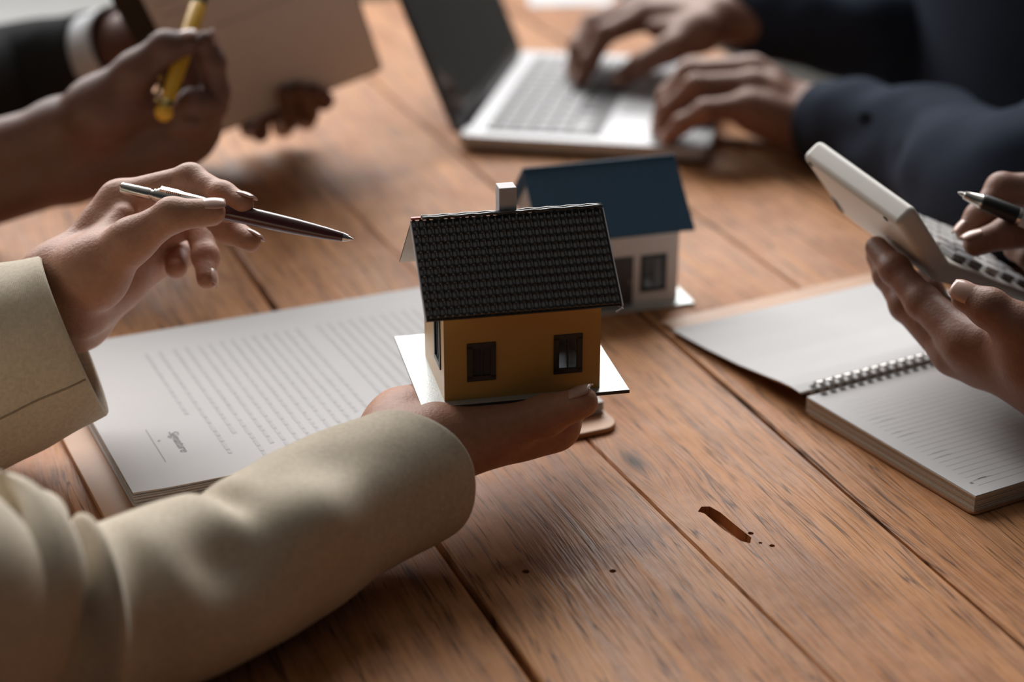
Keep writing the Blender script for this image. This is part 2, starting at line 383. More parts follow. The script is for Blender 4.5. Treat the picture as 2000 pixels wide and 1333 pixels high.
me = bpy.data.meshes.new_from_object(fo.evaluated_get(bpy.context.evaluated_depsgraph_get())); bpy.data.objects.remove(fo)
me.materials.clear(); me.materials.append(M['ink'])
o = bpy.data.objects.new('signature_lettering', me); COL.objects.link(o); o.parent = top_sheet; p = DP(.0385, .070, ZP) - ORG[doc]
rot = Matrix(((-db[0], da[0], 0), (-db[1], da[1], 0), (0, 0, 1))).to_4x4(); o.matrix_local = Matrix.Translation(p) @ rot
# ------------------------------------------------------------------ spiral notebook
NY = .517; na = vec((math.cos(NY), math.sin(NY), 0)); nb_ = vec((-math.sin(NY), math.cos(NY), 0)); no = vec((.260, .916, 0))
def NP(u, v, z): return no + u * na + v * nb_ + vec((0, 0, z))
note = thing('spiral_notebook', NP(.1, .15, 0), 'open wire-bound notebook with blank and ruled white pages', 'notebook')
NW, NL = .155, .215
MB().prism([NP(u, v, .0004) for u, v in rrect(-.001, NL, -.001, NW - .004, .004)], (0, 0, .0014)).build('back_cover', M['tan'], note)
m = MB(); nl = 9
for i in range(nl):
    j = rng.uniform(-.0004, .0004); z0 = .002 + i * .0098 / nl
    m.box(NP(j, j, z0), (NL - .003) * na, (NW - .003) * nb_, (0, 0, .0098 / nl - .00018))
m.build('page_block', M['paper_edge'], note)
def sheet_strip(name, mat, prof, u0, u1, thick, parent):
    """prof: list of (v,z)"""
    m = MB(); k = len(prof); vs_ = [NP(u, v, z + h) for h in (thick, 0) for (v, z) in prof for u in (u0, u1)]; n = 2 * k; fs = []
    for i in range(k - 1):
        a = 2 * i; fs += [[a, a + 1, a + 3, a + 2], [n + a, n + a + 2, n + a + 3, n + a + 1], [a, a + 2, n + a + 2, n + a], [a + 1, n + a + 1, n + a + 3, a + 3]]
    fs += [[0, n, n + 1, 1], [n - 2, n - 1, 2 * n - 1, 2 * n - 2]]
    m.add(vs_, fs); return m.build(name, mat, parent, smooth=False)
rp = sheet_strip('right_page', M['paper'], [(0, .0118), (.05, .0118), (.10, .0118), (NW - .003, .0119)], 0, NL - .002, .0003, note)
lprof = [(NW + .003, .0125), (NW + .012, .0130), (NW + .025, .0120), (NW + .04, .0100), (NW + .07, .0066), (NW + .105, .0044), (NW + .145, .0032)]
sheet_strip('left_page', M['paper'], lprof, -.001, NL - .002, .0004, note)
sheet_strip('left_page', M['paper'], [(v, z - .0012) for v, z in lprof], .0005, NL - .001, .0006, note)
sheet_strip('front_cover', M['tan'], [(NW + .006, .0105), (NW + .025, .0085), (NW + .05, .006), (NW + .09, .0030), (NW + .165, .0006)], .003, NL, .0014, note)
m = MB()
for k in range(24):
    v = NW - .022 - k * .0054; m.box(NP(.010, v, .01216), (NL - .02) * na, .00018 * nb_, (0, 0, .00003))
for k in range(9):
    v = NW - .022 - rng.randrange(24) * .0054; u = .012 + rng.random() * .006; m.box(NP(u, v + .0006, .01216), rng.uniform(.006, .012) * na, .0005 * nb_, (0, 0, .00003))
m.build('ruled_lines', M['ink_faint'], rp)
m = MB(); m.box(NP(.008, .012, .01217), .002 * na, .0018 * nb_, (0, 0, .00003)); m.build('page_number', M['ink'], rp)
NRING = 27; mr = MB(); rc = .0062
pts = []
for i in range(22):
    a = 2 * math.pi * i / 22
    pts.append(.0055 * math.cos(a) * nb_ + vec((0, 0, .0062 * math.sin(a))) + .0011 * math.sin(a) * na)
mr.tube(pts, .00062, 6, closed=True); ring_me = mr.mesh('ring', M['steel'], smooth=True)
for k in range(NRING):
    for off in (0, .0022):
        share('ring', ring_me, note, NP(.0105 + k * .00745 + off, NW + .0005, .0118) - ORG[note])
mh = MB()
for k in range(NRING):
    for s in (-1, 1):
        mh.box(NP(.0095 + k * .00745, NW + s * .0058 - .0012, .0123 if s < 0 else .0133), .0042 * na, .0026 * nb_, (0, 0, .0002))
mh.build('punched_holes', M['rubber'], note)
# ------------------------------------------------------------------ model houses
def house(root, o, yaw, u0, u1, v0, v1, wall_h, ridge_v, ridge_z, wins, wallmat, th=.0016):
    a = vec((math.cos(yaw), math.sin(yaw), 0)); b = vec((-math.sin(yaw), math.cos(yaw), 0)); o = vec(o)
    H = lambda u, v, z: o + u * a + v * b + vec((0, 0, z))
    sl = (ridge_z - wall_h) / (ridge_v - v0)
    def pent(m, U0, U1, d, zb):
        V0, V1 = v0 + d, v1 - d; wh = wall_h - d * .3; rz = ridge_z - d * 1.4
        m.prism([H(U1, V0, zb), H(U1, V1, zb), H(U1, V1, wh), H(U1, ridge_v, rz), H(U1, V0, wh)][::-1], H(U0, 0, 0) - H(U1, 0, 0))
    m = MB(); pent(m, u0, u1, 0, 0); w = m.build('walls', wallmat, root)
    w.data.materials.clear()
    cuts = [mb_cut(lambda q: pent(q, u0 + th, u1 - th, th, -.01))]
    for (face, c0, c1, z0, z1) in wins:
        if face == 'f': cuts.append(mb_cut(lambda q: q.box(H(c0, v0 - .005, z0), (c1 - c0) * a, .012 * b, (0, 0, z1 - z0))))
        if face == 'b': cuts.append(mb_cut(lambda q: q.box(H(c0, v1 - .006, z0), (c1 - c0) * a, .012 * b, (0, 0, z1 - z0))))
        if face == 'l': cuts.append(mb_cut(lambda q: q.box(H(u0 - .005, c0, z0), .012 * a, (c1 - c0) * b, (0, 0, z1 - z0))))
    for c in cuts: c.location = [-x for x in ORG[root]]
    w.parent = None; w.location = (0, 0, 0); boolean(w, cuts); w.parent = root
    w.data.materials.clear(); w.data.materials.append(wallmat)
    for p in w.data.polygons: p.material_index = 0
    return a, b, H, w
def window_part(root, P0, ea, ez, en, fw=.0016, dep=.0014, mull=True):
    """frame around opening P0 + ea, ez; en outward normal (unit)"""
    ea, ez, en = vec(ea), vec(ez), vec(en); ua, uz = unit(ea), unit(ez); la, lz = np.linalg.norm(ea), np.linalg.norm(ez)
    m = MB(); q = P0 - en * .0008; t_ = en * dep
    m.box(q - fw * ua - fw * uz, (la + 2 * fw) * ua, 1.9 * fw * uz, t_).box(q - fw * ua + (lz - .9 * fw) * uz, (la + 2 * fw) * ua, 1.9 * fw * uz, t_)
    m.box(q - fw * ua, 1.9 * fw * ua, ez, t_).box(q + (la - .9 * fw) * ua, 1.9 * fw * ua, ez, t_)
    if mull: m.box(q + (la / 2 - .0004) * ua, .0008 * ua, ez, t_ * .7)
    f = m.build('window', M['frame_black'], root)
    for k in range(2): MB().box(q + (.0012 + k * (la / 2 - .0006)) * ua + .001 * uz + en * .0003, (la / 2 - .0014) * ua, (lz - .002) * uz, en * .0002).build('pane', M['glass'], f)
    return f
# --- yellow house held on the palm
HY = R(12.); hN = vec((-.0488, .9088, .07))
yh = thing('model_house', hN + vec((.05, .05, -.003)), 'yellow toy house with black tiled roof held on an open palm', 'model house')
wins = [('f', .0276, .0406, .0123, .0317), ('f', .0762, .0893, .0123, .0325), ('l', .018, .034, .016, .043), ('b', .084, .096, .012, .036)]
a, b, H, w = house(yh, hN, HY, .0133, .1012, .006, .071, .0655, .0385, .0935, wins, M['yellow'])
m = MB(); m.box(H(0, 0, -.0022), .117 * a, .1023 * b, (0, 0, .0022)); p = m.build('base_plate', [M['plate'], M['plate_edge']], yh, bevel=.0003)
p.data.polygons.foreach_set('material_index', [1, 0, 1, 1, 1, 0])
for (c0, c1, z0, z1) in ((.0276, .0406, .0123, .0317), (.0762, .0893, .0123, .0325)): window_part(yh, H(c0, .006, z0), (c1 - c0) * a, (0, 0, z1 - z0), -b)
window_part(yh, H(.0133, .034, .016), -.016 * b, (0, 0, .027), -a)
window_part(yh, H(.096, .071, .012), -.012 * a, (0, 0, .024), b)
# roof: two boards with tiles
ru0, ru1 = .0018, .1090; re_z, re_v, rr_z, rr_v = .0545, -.008, .0945, .0385
def slope(sgn):
    E0 = H(ru0, re_v if sgn < 0 else 2 * rr_v - re_v, re_z); G0 = H(ru0, rr_v, rr_z); dn = E0 - G0; n = unit(np.cross(a, dn)) * (-1 if sgn < 0 else 1)
    if n[2] < 0: n = -n
    return G0, dn, n
roofs = []
for sgn in (-1, 1):
    G0, dn, n = slope(sgn); m = MB()
    m.box(G0 - n * .0012, (ru1 - ru0) * a, dn, n * .0012); rb = m.build('roof', [M['roof_board'], M['roof_under']], yh)
    # underside and rims white like the card it is cut from
    for pl in rb.data.polygons:
        if abs(np.dot(vec(pl.normal), -n)) > .9 and np.dot(vec(pl.normal), n) < 0: pl.material_index = 1
    roofs.append((rb, G0, dn, n))
NCOL, NROW = 27, 12
cw = (ru1 - ru0 - .001) / NCOL; dl = np.linalg.norm(roofs[0][2]); rh = (dl - .002) / NROW
def tile_geo(mb, P, A, Dn, N):
    """S-shaped pantile: flat trough then a rounded roll; lower edge proud"""
    prof = [(0, .0001), (.30, .00005), (.46, .0004), (.58, .00105), (.70, .00125), (.82, .00105), (.93, .0004), (1.0, .0001)]
    vs_ = []
    for (s, h0) in ((0, 0.), (.55, .00025), (.97, .00045), (1.0, -.0002)):
        for (q, h) in prof: vs_.append(P + A * q + Dn * s + N * ((h * (1 if s < 1 else .2)) + h0 + .0003))
    k = len(prof); fs = [[i * k + j, i * k + k + j, i * k + k + j + 1, i * k + j + 1] for i in range(3) for j in range(k - 1)]
    mb.add(vs_, fs)
rb, G0, dn, n = roofs[0]; du = unit(dn)
m = MB(); tile_geo(m, vec((0, 0, 0)), a * cw * .985, du * rh * .97, n); tile_me = m.mesh('roof_tile', M['tile'], smooth=True)
rest = MB()
for r_ in range(NROW):
    for c_ in range(NCOL):
        P = G0 + a * (.0005 + c_ * cw) + du * (.0012 + r_ * rh)
        if r_ >= 1: share('roof_tile', tile_me, rb, P - ORG[yh])
        else: tile_geo(rest, P, a * cw * .985, du * rh * .97, n)
o = rest.build('roof_tile_row', M['tile'], rb, smooth=True); o['kind'] = 'stuff'
rb2, G1, dn2, n2 = roofs[1]; du2 = unit(dn2); rest = MB()
for r_ in range(NROW):
    for c_ in range(NCOL): tile_geo(rest, G1 + a * (.0005 + (c_ + 1) * cw) + du2 * (.0012 + r_ * rh), -a * cw * .985, du2 * rh * .97, n2)
o = rest.build('roof_tile_field', M['tile'], rb2, smooth=True); o['kind'] = 'stuff'
m = MB()
for k in range(2):
    pts = [H(ru0 + .006 + (ru1 - ru0 - .006) * i / 26, rr_v + (-.0013 if k == 0 else .0012), rr_z + .0016 + .00025 * math.sin(i * 2.1 + k)) for i in range(27)]
    m.tube(pts, .0010, 7)
m.build('ridge_cap', M['tile'], yh, smooth=True)
MB().box(H(ru0, rr_v - .0012, rr_z + .0010), .0055 * a, .0018 * b, (0, 0, .0012)).build('ridge_end', M['red'], yh)
for uu in (ru0 - .0006, ru1): MB().box(H(uu, rr_v, rr_z - .001), .0006 * a, dn, n * .0022).build('verge_trim', M['chimney'], yh)
m = MB(); m.tube([H(ru1 - .002, re_v + .001, re_z - .0005), H(ru1 + .0005, re_v, re_z - .0016), H(ru1 - .003, re_v + .001, re_z - .004)], .0005, 6); m.build('card_sliver', M['roof_under'], yh)
m = MB(); m.box(H(.0512, rr_v + .0015, rr_z - .004), .0098 * a, .010 * b, (0, 0, .0188)); m.build('chimney', M['chimney'], yh, bevel=.0003)
# --- blue-roofed house standing on the table
BY = R(17.); bO = vec((.1192, 1.2372, .0022))
bh = thing('model_house', bO + vec((-.05, .03, -.0022)), 'white toy house with plain blue roof standing on the planks', 'model house')
a, b, H, w = house(bh, bO, BY, -.100, 0, 0, .066, .060, .033, .0955, [('f', -.0272, -.0105, .0100, .0350), ('l', .02, .045, .015, .042), ('b', -.08, -.06, .012, .036), ('b', -.035, -.015, .012, .036)], M['white_wall'])
m = MB(); m.box(H(-.108, -.010, -.0022), .118 * a, .088 * b, (0, 0, .0022)); m.build('base_plate', M['plate'], bh, bevel=.0003)
window_part(bh, H(-.0272, 0, .0100), .0167 * a, (0, 0, .025), -b); window_part(bh, H(-.100, .045, .015), -.025 * b, (0, 0, .027), -a)
d_ = MB().box(H(-.0600, -.0012, 0), .0255 * a, .0016 * b, (0, 0, .0368)).build('door', M['door_grey'], bh, bevel=.0004)
MB().ball(H(-.0375, -.0024, .018), .0011, 8).build('knob', M['steel'], d_, smooth=True)
for sgn in (-1, 1):
    ev = -.0105 if sgn < 0 else .0765
    E0 = H(-.107, ev, .0560); G0 = H(-.107, .033, .0975); dn = E0 - G0; n = unit(np.cross(a, dn)); n = n if n[2] > 0 else -n
    rb = MB().box(G0 - n * .0012, .1145 * a, dn, n * .0016).build('roof', M['blue'], bh); m = MB()
    for k in range(16):
        m.box(G0 + dn * (k / 16) + n * .0003, .1145 * a, dn * .055, n * .0003)
    m.build('roof_course', M['blue'], rb)
MB().tube([H(-.107, .033, .0978), H(.0075, .033, .0978)], .0012, 8).build('ridge_cap', M['blue'], bh, smooth=True)
# ------------------------------------------------------------------ laptop
LY = -.187; la_ = vec((math.cos(LY), math.sin(LY), 0)); lb = vec((-math.sin(LY), math.cos(LY), 0)); lo = vec((-.050, 1.602, 0))
def LP(u, v, z): return lo + u * la_ + v * lb + vec((0, 0, z))
lap = thing('laptop', LP(.11, .155, 0), 'open silver laptop with glossy black screen being typed on', 'laptop')
LD, LWd = .228, .312
MB().prism([LP(u, v, .0035) for u, v in rrect(0, LD, 0, LWd, .010)], (0, 0, .0115)).build('deck', M['alu'], lap, bevel=.0015)
MB().prism([LP(u, v, .0010) for u, v in rrect(.006, LD - .006, .006, LWd - .006, .008)], (0, 0, .0026)).build('bottom_case', M['rubber'], lap)
zt = .0151
MB().prism([LP(u, v, zt) for u, v in rrect(.135, .215, .098, .214, .004)], (0, 0, .0003)).build('trackpad', M['key'], lap)
MB().box(LP(.022, .018, zt), .106 * la_, .276 * lb, (0, 0, .0002)).build('key_well', M['key_dark'], lap)
rows = [(14, .0085), (14, .0165), (14, .0165), (13, .0165), (12, .0165)]
u = .024
kme = {}
for ri, (nk, hgt) in enumerate(rows):
    wdt = .272 / nk
    for k in range(nk):
        kk = (nk, hgt)
        if kk not in kme:
            m = MB().box((0, 0, 0), (hgt - .0028) * la_, (wdt - .0026) * lb, (0, 0, .0011)); kme[kk] = m.mesh('key', M['key'])
        share('key', kme[kk], lap, LP(u, .020 + k * wdt + .0012, zt + .0002) - ORG[lap])
    u += hgt + .0002
for (v, wd) in ((.020, .055), (.077, .016), (.095, .110), (.207, .016), (.225, .066)):
    MB().box(LP(u, v + .001, zt + .0002), .0155 * la_, (wd - .0026) * lb, (0, 0, .0011)).build('key', M['key_dark' if wd > .1 else 'key'], lap)
LT = R(22); ld = -la_ * math.sin(LT) + vec((0, 0, math.cos(LT))); ln = la_ * math.cos(LT) + vec((0, 0, math.sin(LT)))
lid0 = LP(.003, 0, .016)
lid = MB().prism([lid0 + x * lb + y * ld - ln * .006 for x, y in rrect(0, LWd, 0, .218, .010)], ln * .006).build('lid', M['key_dark'], lap, bevel=.001)
MB().box(lid0 + .008 * lb + .012 * ld + ln * .0001, .296 * lb, .196 * ld, ln * .0004).build('screen', M['screen'], lid)
MB().tube([LP(.002, .03, .0145), LP(.002, .28, .0145)], .0045, 12).build('hinge', M['rubber'], lap, smooth=True)
# pale sheet beyond the laptop
o = MB().prism([atz(x, y, .0004) for x, y in ((1020, -40), (1035, 14), (1190, 10), (1215, -40))], (0, 0, .0008)).build('paper_sheet', M['paper'], loc=atz(1120, -10, 0))
tag(o, 'pale sheet of paper lying behind the typing hands', 'paper')
# ------------------------------------------------------------------ implicit-surface hands
def surface_nets(V, org, h):
    ins = V < 0; nx, ny, nz = V.shape
    cnt = np.zeros((nx - 1, ny - 1, nz - 1), np.int8)
    offs = [(i, j, k) for i in (0, 1) for j in (0, 1) for k in (0, 1)]
    for (i, j, k) in offs: cnt += ins[i:nx - 1 + i, j:ny - 1 + j, k:nz - 1 + k]
    I = np.argwhere((cnt > 0) & (cnt < 8)); vals = np.stack([V[I[:, 0] + i, I[:, 1] + j, I[:, 2] + k] for (i, j, k) in offs], 1)
    acc = np.zeros((len(I), 3)); c = np.zeros(len(I))
    for p in range(8):
        for q in range(p + 1, 8):
            dlt = np.array(offs[q]) - np.array(offs[p])
            if np.abs(dlt).sum() != 1: continue
            va, vb = vals[:, p], vals[:, q]; x = (va < 0) != (vb < 0); tt = np.where(x, va / np.where(x, va - vb, 1), 0)
            acc += np.where(x[:, None], np.array(offs[p]) + tt[:, None] * dlt, 0); c += x
    P = org + h * (I + acc / c[:, None])
    idx = -np.ones(cnt.shape, np.int64); idx[I[:, 0], I[:, 1], I[:, 2]] = np.arange(len(I)); F = []
    for ax in range(3):
        u, v = (ax + 1) % 3, (ax + 2) % 3
        s0 = [slice(None)] * 3; s1 = [slice(None)] * 3; s0[ax] = slice(0, -1); s1[ax] = slice(1, None)
        A, B = ins[tuple(s0)], ins[tuple(s1)]; E_ = np.argwhere(A != B)
        E_ = E_[(E_[:, u] > 0) & (E_[:, v] > 0) & (E_[:, u] < V.shape[u] - 1) & (E_[:, v] < V.shape[v] - 1)]
        fl = A[tuple(E_.T)]
        def cell(du, dv): e = E_.copy(); e[:, u] -= du; e[:, v] -= dv; return idx[tuple(e.T)]
        q = np.stack([cell(1, 1), cell(0, 1), cell(0, 0), cell(1, 0)], 1); q[~fl] = q[~fl][:, ::-1]; F.append(q)
    return P, np.concatenate(F)
def cone(G, p0, r0, p1, r1):
    p0 = np.asarray(p0, np.float32); d = np.asarray(p1, np.float32) - p0; L2 = max(float(d @ d), 1e-10)
    q = G - p0; tt = np.clip((q @ d) / L2, 0, 1); return np.linalg.norm(q - tt[..., None] * d, axis=-1) - (r0 + (r1 - r0) * tt)
def smin(a, b, k):
    hh = np.clip(.5 + .5 * (b - a) / k, 0, 1); return b + (a - b) * hh - k * hh * (1 - hh)
def hand(root, mat, nailmat, wr, wu, fr, fu, fingers, thumb, rw=.019, rf=.024, h=.0014, palm_r=.0115, nails=True, extra=(), name='hand', skip_nails=(), nail_dir=None, kpalm=.012):
    """wr, wu: wrist points on the thumb and little-finger side; fr, fu: forearm points; fingers: index..little, each 4 (point, radius); thumb: CMC, MCP, IP, tip"""
    allp = [(p, r) for f in list(fingers) + [thumb] for (p, r) in f] + [(wr, rw), (wu, rw), (fr, rf), (fu, rf)] + [(p, r) for e in extra for (p, r) in e]
    lo_ = np.min([vec(p) - r for p, r in allp], 0) - .006; hi = np.max([vec(p) + r for p, r in allp], 0) + .006
    ns = np.ceil((hi - lo_) / h).astype(int) + 1
    ax = [np.arange(n, dtype=np.float32) * h + np.float32(l) for n, l in zip(ns, lo_)]
    G = np.stack(np.meshgrid(*ax, indexing='ij'), -1)
    palm = None
    def addp(v, k=kpalm):
        nonlocal palm; palm = v if palm is None else smin(palm, v, k)
    wr, wu = vec(wr), vec(wu)
    addp(cone(G, wr, rw, fr, rf)); addp(cone(G, wu, rw, fu, rf)); addp(cone(G, wr, rw, wu, rw))
    nf = len(fingers)
    for i, f in enumerate(fingers): addp(cone(G, wr + (wu - wr) * (i / max(nf - 1, 1)), rw * .85, f[0][0], max(f[0][1], palm_r)))
    for i in range(nf - 1): addp(cone(G, f_mid(fingers[i][0][0], (wr + wu) / 2, .25), palm_r * .9, f_mid(fingers[i + 1][0][0], (wr + wu) / 2, .25), palm_r * .9))
    addp(cone(G, wr, rw * .9, thumb[0][0], thumb[0][1])); addp(cone(G, thumb[0][0], thumb[0][1], thumb[1][0], thumb[1][1]))
    addp(cone(G, thumb[0][0], thumb[0][1] * .8, f_mid(fingers[0][0][0], thumb[1][0], .4), palm_r * .6))
    for e in extra:
        for (p0, r0), (p1, r1) in zip(e[:-1], e[1:]): addp(cone(G, p0, r0, p1, r1))
    FF = None
    for f in list(fingers) + [thumb[1:]]:
        v = None
        for (p0, r0), (p1, r1) in zip(f[:-1], f[1:]):
            cc = cone(G, p0, r0, p1, r1 if (p1 is not f[-1][0]) else r1); v = cc if v is None else smin(v, cc, .0035)
        # slightly bulged joints and pads
        for (p, r) in f[1:-1]: v = smin(v, np.linalg.norm(G - np.asarray(p, np.float32), axis=-1) - r * 1.0, .004)
        FF = v if FF is None else smin(FF, v, .0012)
    V = smin(palm, FF, .007)
    P, F = surface_nets(V.astype(np.float64), lo_, h)
    # two rounds of Laplacian smoothing
    e = np.concatenate([F[:, [0, 1]], F[:, [1, 2]], F[:, [2, 3]], F[:, [3, 0]]]); deg = np.bincount(e.ravel(), minlength=len(P))[:, None]
    for _ in range(3):
        S = np.zeros_like(P)
        for k in range(3): S[:, k] = np.bincount(e[:, 0], P[e[:, 1], k], len(P)) + np.bincount(e[:, 1], P[e[:, 0], k], len(P))
        P = P * .45 + .55 * S / deg
    org = ORG[root]; me = bpy.data.meshes.new(name); me.from_pydata((P - org).tolist(), [], F.tolist()); me.materials.append(mat)
    me.polygons.foreach_set('use_smooth', [True] * len(me.polygons)); o = bpy.data.objects.new(name, me); COL.objects.link(o); o.parent = root; ORG[o] = org
    if nails:
        for i, f in enumerate(list(fingers) + [thumb]):
            if i in skip_nails: continue
            p0, p1 = vec(f[-2][0]), vec(f[-1][0]); r = f[-1][1]; dd = unit(p1 - p0); a0 = unit(vec(f[-3][0]) * -1 + vec(f[-2][0]))
            n = a0 - dd * np.dot(a0, dd)
            if nail_dir and i in nail_dir: n = vec(nail_dir[i]) - dd * np.dot(nail_dir[i], dd)
            if np.linalg.norm(n) < .05: continue
            n = unit(n); sd = np.cross(dd, n); m = MB(); vs_ = []
            c0 = p1 + dd * r * .05
            for ui in range(9):
                uu = -1 + ui * .25
                for vi in range(7):
                    vv = -1 + vi / 3.; hw = (1 - .18 * max(0, -uu) ** 2 - .25 * max(0, uu) ** 4); ang = vv * .85 * hw
                    rr_ = r * (1.03 - .16 * max(0, uu) ** 2 - .10 * max(0, -uu) ** 2)
                    vs_.append(c0 + dd * (uu * r * .92) + rr_ * (math.cos(ang) * n + math.sin(ang) * sd))
            m.add(vs_, [[x * 7 + y, x * 7 + y + 1, x * 7 + y + 8, x * 7 + y + 7] for x in range(8) for y in range(6)])
            no_ = m.build('fingernail', nailmat, o, smooth=True); s = no_.modifiers.new('s', 'SOLIDIFY'); s.thickness = .0007; s.offset = 0
    return o
def f_mid(a, b, t): return vec(a) * (1 - t) + vec(b) * t
def DF(pts, rads): return [(atd(*p), r) for p, r in zip(pts, rads)]
def ZF(pts, rads): return [(atz(*p), r) for p, r in zip(pts, rads)]
def rep(name, fs):
    for f in fs: print(name, ['%.0f' % (1000 * np.linalg.norm(vec(p[0]) - vec(q[0]))) for p, q in zip(f[:-1], f[1:])])
# ------------------------------------------------------------------ sleeves
def catmull(P, n):
    P = [vec(p) for p in P]; P = [2 * P[0] - P[1]] + P + [2 * P[-1] - P[-2]]; out = []
    k = len(P) - 3
    for i in range(k):
        for j in range(n):
            t_ = j / n; a, b, c, d = P[i:i + 4]
            out.append(.5 * (2 * b + (c - a) * t_ + (2 * a - 5 * b + 4 * c - d) * t_ ** 2 + (3 * b - a - 3 * c + d) * t_ ** 3))
    out.append(P[-2]); return out
def sleeve(root, name, mat, path, rad, per=14, nth=72, bumps=(), lining=.035, seam=None, tilt=(0, 0), wrinkle=.0, wscale=18., clamp=None, seed=0., hem=.012):
    """path: points from cuff to shoulder; rad: (sideways, upward) radii at each; bumps: (s knot, theta deg, amp m, ws, wtheta deg, skew deg per knot)"""
    C_ = catmull(path, per); Rd = catmull([(r[0], r[1], 0) for r in rad], per); n = len(C_); rings = []
    def ring(i, shrink=0., shift=0.):
        c = C_[i]; tn = unit(C_[min(i + 1, n - 1)] - C_[max(i - 1, 0)]); sd = unit(np.cross(tn, [0, 0, 1])); up = np.cross(sd, tn); s = i / per; out = []
        for j in range(nth):
            th = 2 * math.pi * j / nth; dsp = 0.
            for (s0, t0, am, ws, wt, sk) in bumps:
                dt = (math.degrees(th) - t0 - sk * (s - s0) + 180) % 360 - 180; dsp += am * math.exp(-((s - s0) / ws) ** 2 - (dt / wt) ** 2)
            a, b = Rd[i][0] - shrink, Rd[i][1] - shrink
            ct, st = math.cos(th), math.sin(th); se = .92
            p = c + a * math.copysign(abs(ct) ** se, ct) * sd + b * math.copysign(abs(st) ** se, st) * up
            nrm = unit(ct * sd + st * up)
            if wrinkle:
                w_ = noise.noise(Vector((p[0] * wscale + seed, p[1] * wscale, p[2] * wscale))) + .5 * noise.noise(Vector((p[0] * wscale * 2.3, p[1] * wscale * 2.3 + seed, p[2] * wscale * 2.3)))
                dsp += wrinkle * w_ * min(1., s / .4)
            p = p + nrm * dsp
            fade = max(0., 1 - s / 1.5); p = p - tn * (tilt[0] * ct + tilt[1] * st) * fade + tn * shift
            if clamp is not None and p[2] < clamp: p[2] = clamp + (p[2] - clamp) * .03
            out.append(p)
        return out
    li = max(1, int(round(lining / (np.linalg.norm(C_[per] - C_[0]) / per))))
    for i in range(min(li, n - 1), 0, -1): rings.append(ring(i, .0030))
    rings.append(ring(0, .0028)); rings.append(ring(0, .0012, -.0014)); rings.append(ring(0, .0))
    for i in range(1, n): rings.append(ring(i))
    m = MB(); m.add([p for r in rings for p in r], [[i * nth + j, i * nth + nth + j, i * nth + nth + (j + 1) % nth, i * nth + (j + 1) % nth] for i in range(len(rings) - 1) for j in range(nth)])
    o = m.build(name, mat, root, smooth=True)
    if seam is not None:
        js = int(seam / 360 * nth); MB().tube([r[js] for r in rings[li + 2:li + 2 + 3 * per]], .0007, 6).build('seam', M['seam'], o, smooth=True)
    return o, C_, Rd
def torso(root, mat, c, rx, ry, z0, z1, yaw, name='jacket'):
    m = MB(); rings = []; N_ = 40
    for i, (s, k) in enumerate(((0, .86), (.12, .90), (.3, .94), (.5, 1.), (.7, 1.04), (.84, 1.0), (.93, .86), (1., .55), (1.03, .25))):
        r = []
        for j in range(N_):
            th = 2 * math.pi * j / N_; x, y = rx * k * math.cos(th), ry * k * math.sin(th); z = z0 + (z1 - z0) * s
            w_ = .012 * noise.noise(Vector((math.cos(th) * 2, math.sin(th) * 2, z * 9)))
            r.append(vec((c[0] + (x * (1 + w_ * 3)) * math.cos(yaw) - y * math.sin(yaw), c[1] + x * math.sin(yaw) + y * math.cos(yaw), z + w_)))
        rings.append(r)
    m.add([p for r in rings for p in r], [[i * N_ + j, i * N_ + (j + 1) % N_, i * N_ + N_ + (j + 1) % N_, i * N_ + N_ + j] for i in range(len(rings) - 1) for j in range(N_)] + [list(range((len(rings) - 1) * N_, len(rings) * N_))])
    return m.build(name, mat, root, smooth=True)
# ------------------------------------------------------------------ person in beige, holding the house and the maroon pen
pb = thing('person', (-.78, .78, -.3), 'person in beige blazer holding out the yellow house and a maroon pen', 'person')
# --- pen hand
idx = DF([(234, 393, 1.078), (372, 351, 1.066), (434, 384, 1.052), (474, 398, 1.045)], (.0115, .0088, .0080, .0066))
mid = DF([(256, 428, 1.098), (398, 402, 1.090), (446, 448, 1.072), (489, 472, 1.062)], (.0115, .0088, .0080, .0064))
rin = DF([(278, 468, 1.116), (383, 432, 1.120), (402, 502, 1.104), (404, 546, 1.092)], (.0110, .0085, .0076, .0062))
lit = DF([(300, 508, 1.130), (348, 452, 1.145), (352, 500, 1.128), (344, 524, 1.108)], (.0105, .0078, .0072, .0068))
thu = DF([(180, 535, 1.050), (258, 470, 1.034), (336, 420, 1.026), (414, 415, 1.031)], (.0185, .0120, .0092, .0078))
rep('pen hand', [idx, mid, rin, lit, thu])
hand(pb, M['skin_light'], M['nail'], atd(118, 545, 1.068), atd(150, 618, 1.105), atd(-60, 620, 1.075), atd(-30, 690, 1.10), [idx, mid, rin, lit], thu, rw=.0180, rf=.022, h=.0013,
     extra=[DF([(160, 600, 1.075), (235, 560, 1.105)], (.0185, .013))], nail_dir={4: -FW + UP * 1.6, 0: UP + RT * .4, 1: RT + UP * .5 - FW * .2, 2: RT * 1.0 - FW * .3}, skip_nails=(3,))
sleeve(pb, 'jacket_sleeve', M['beige'], [atd(143, 656, 1.066), atd(0, 712, 1.060), atd(-160, 775, 1.05), atd(-420, 830, 1.02), (-.62, .88, .10), (-.70, .86, .28)],
       [(.043, .0505), (.047, .055), (.052, .060), (.058, .064), (.065, .066), (.085, .08)], bumps=[(1.2, 100, .006, .5, 40, 30), (1.0, -60, .006, .5, 50, 0)], wrinkle=.004, wscale=14, seed=2.3, seam=192, clamp=.002)
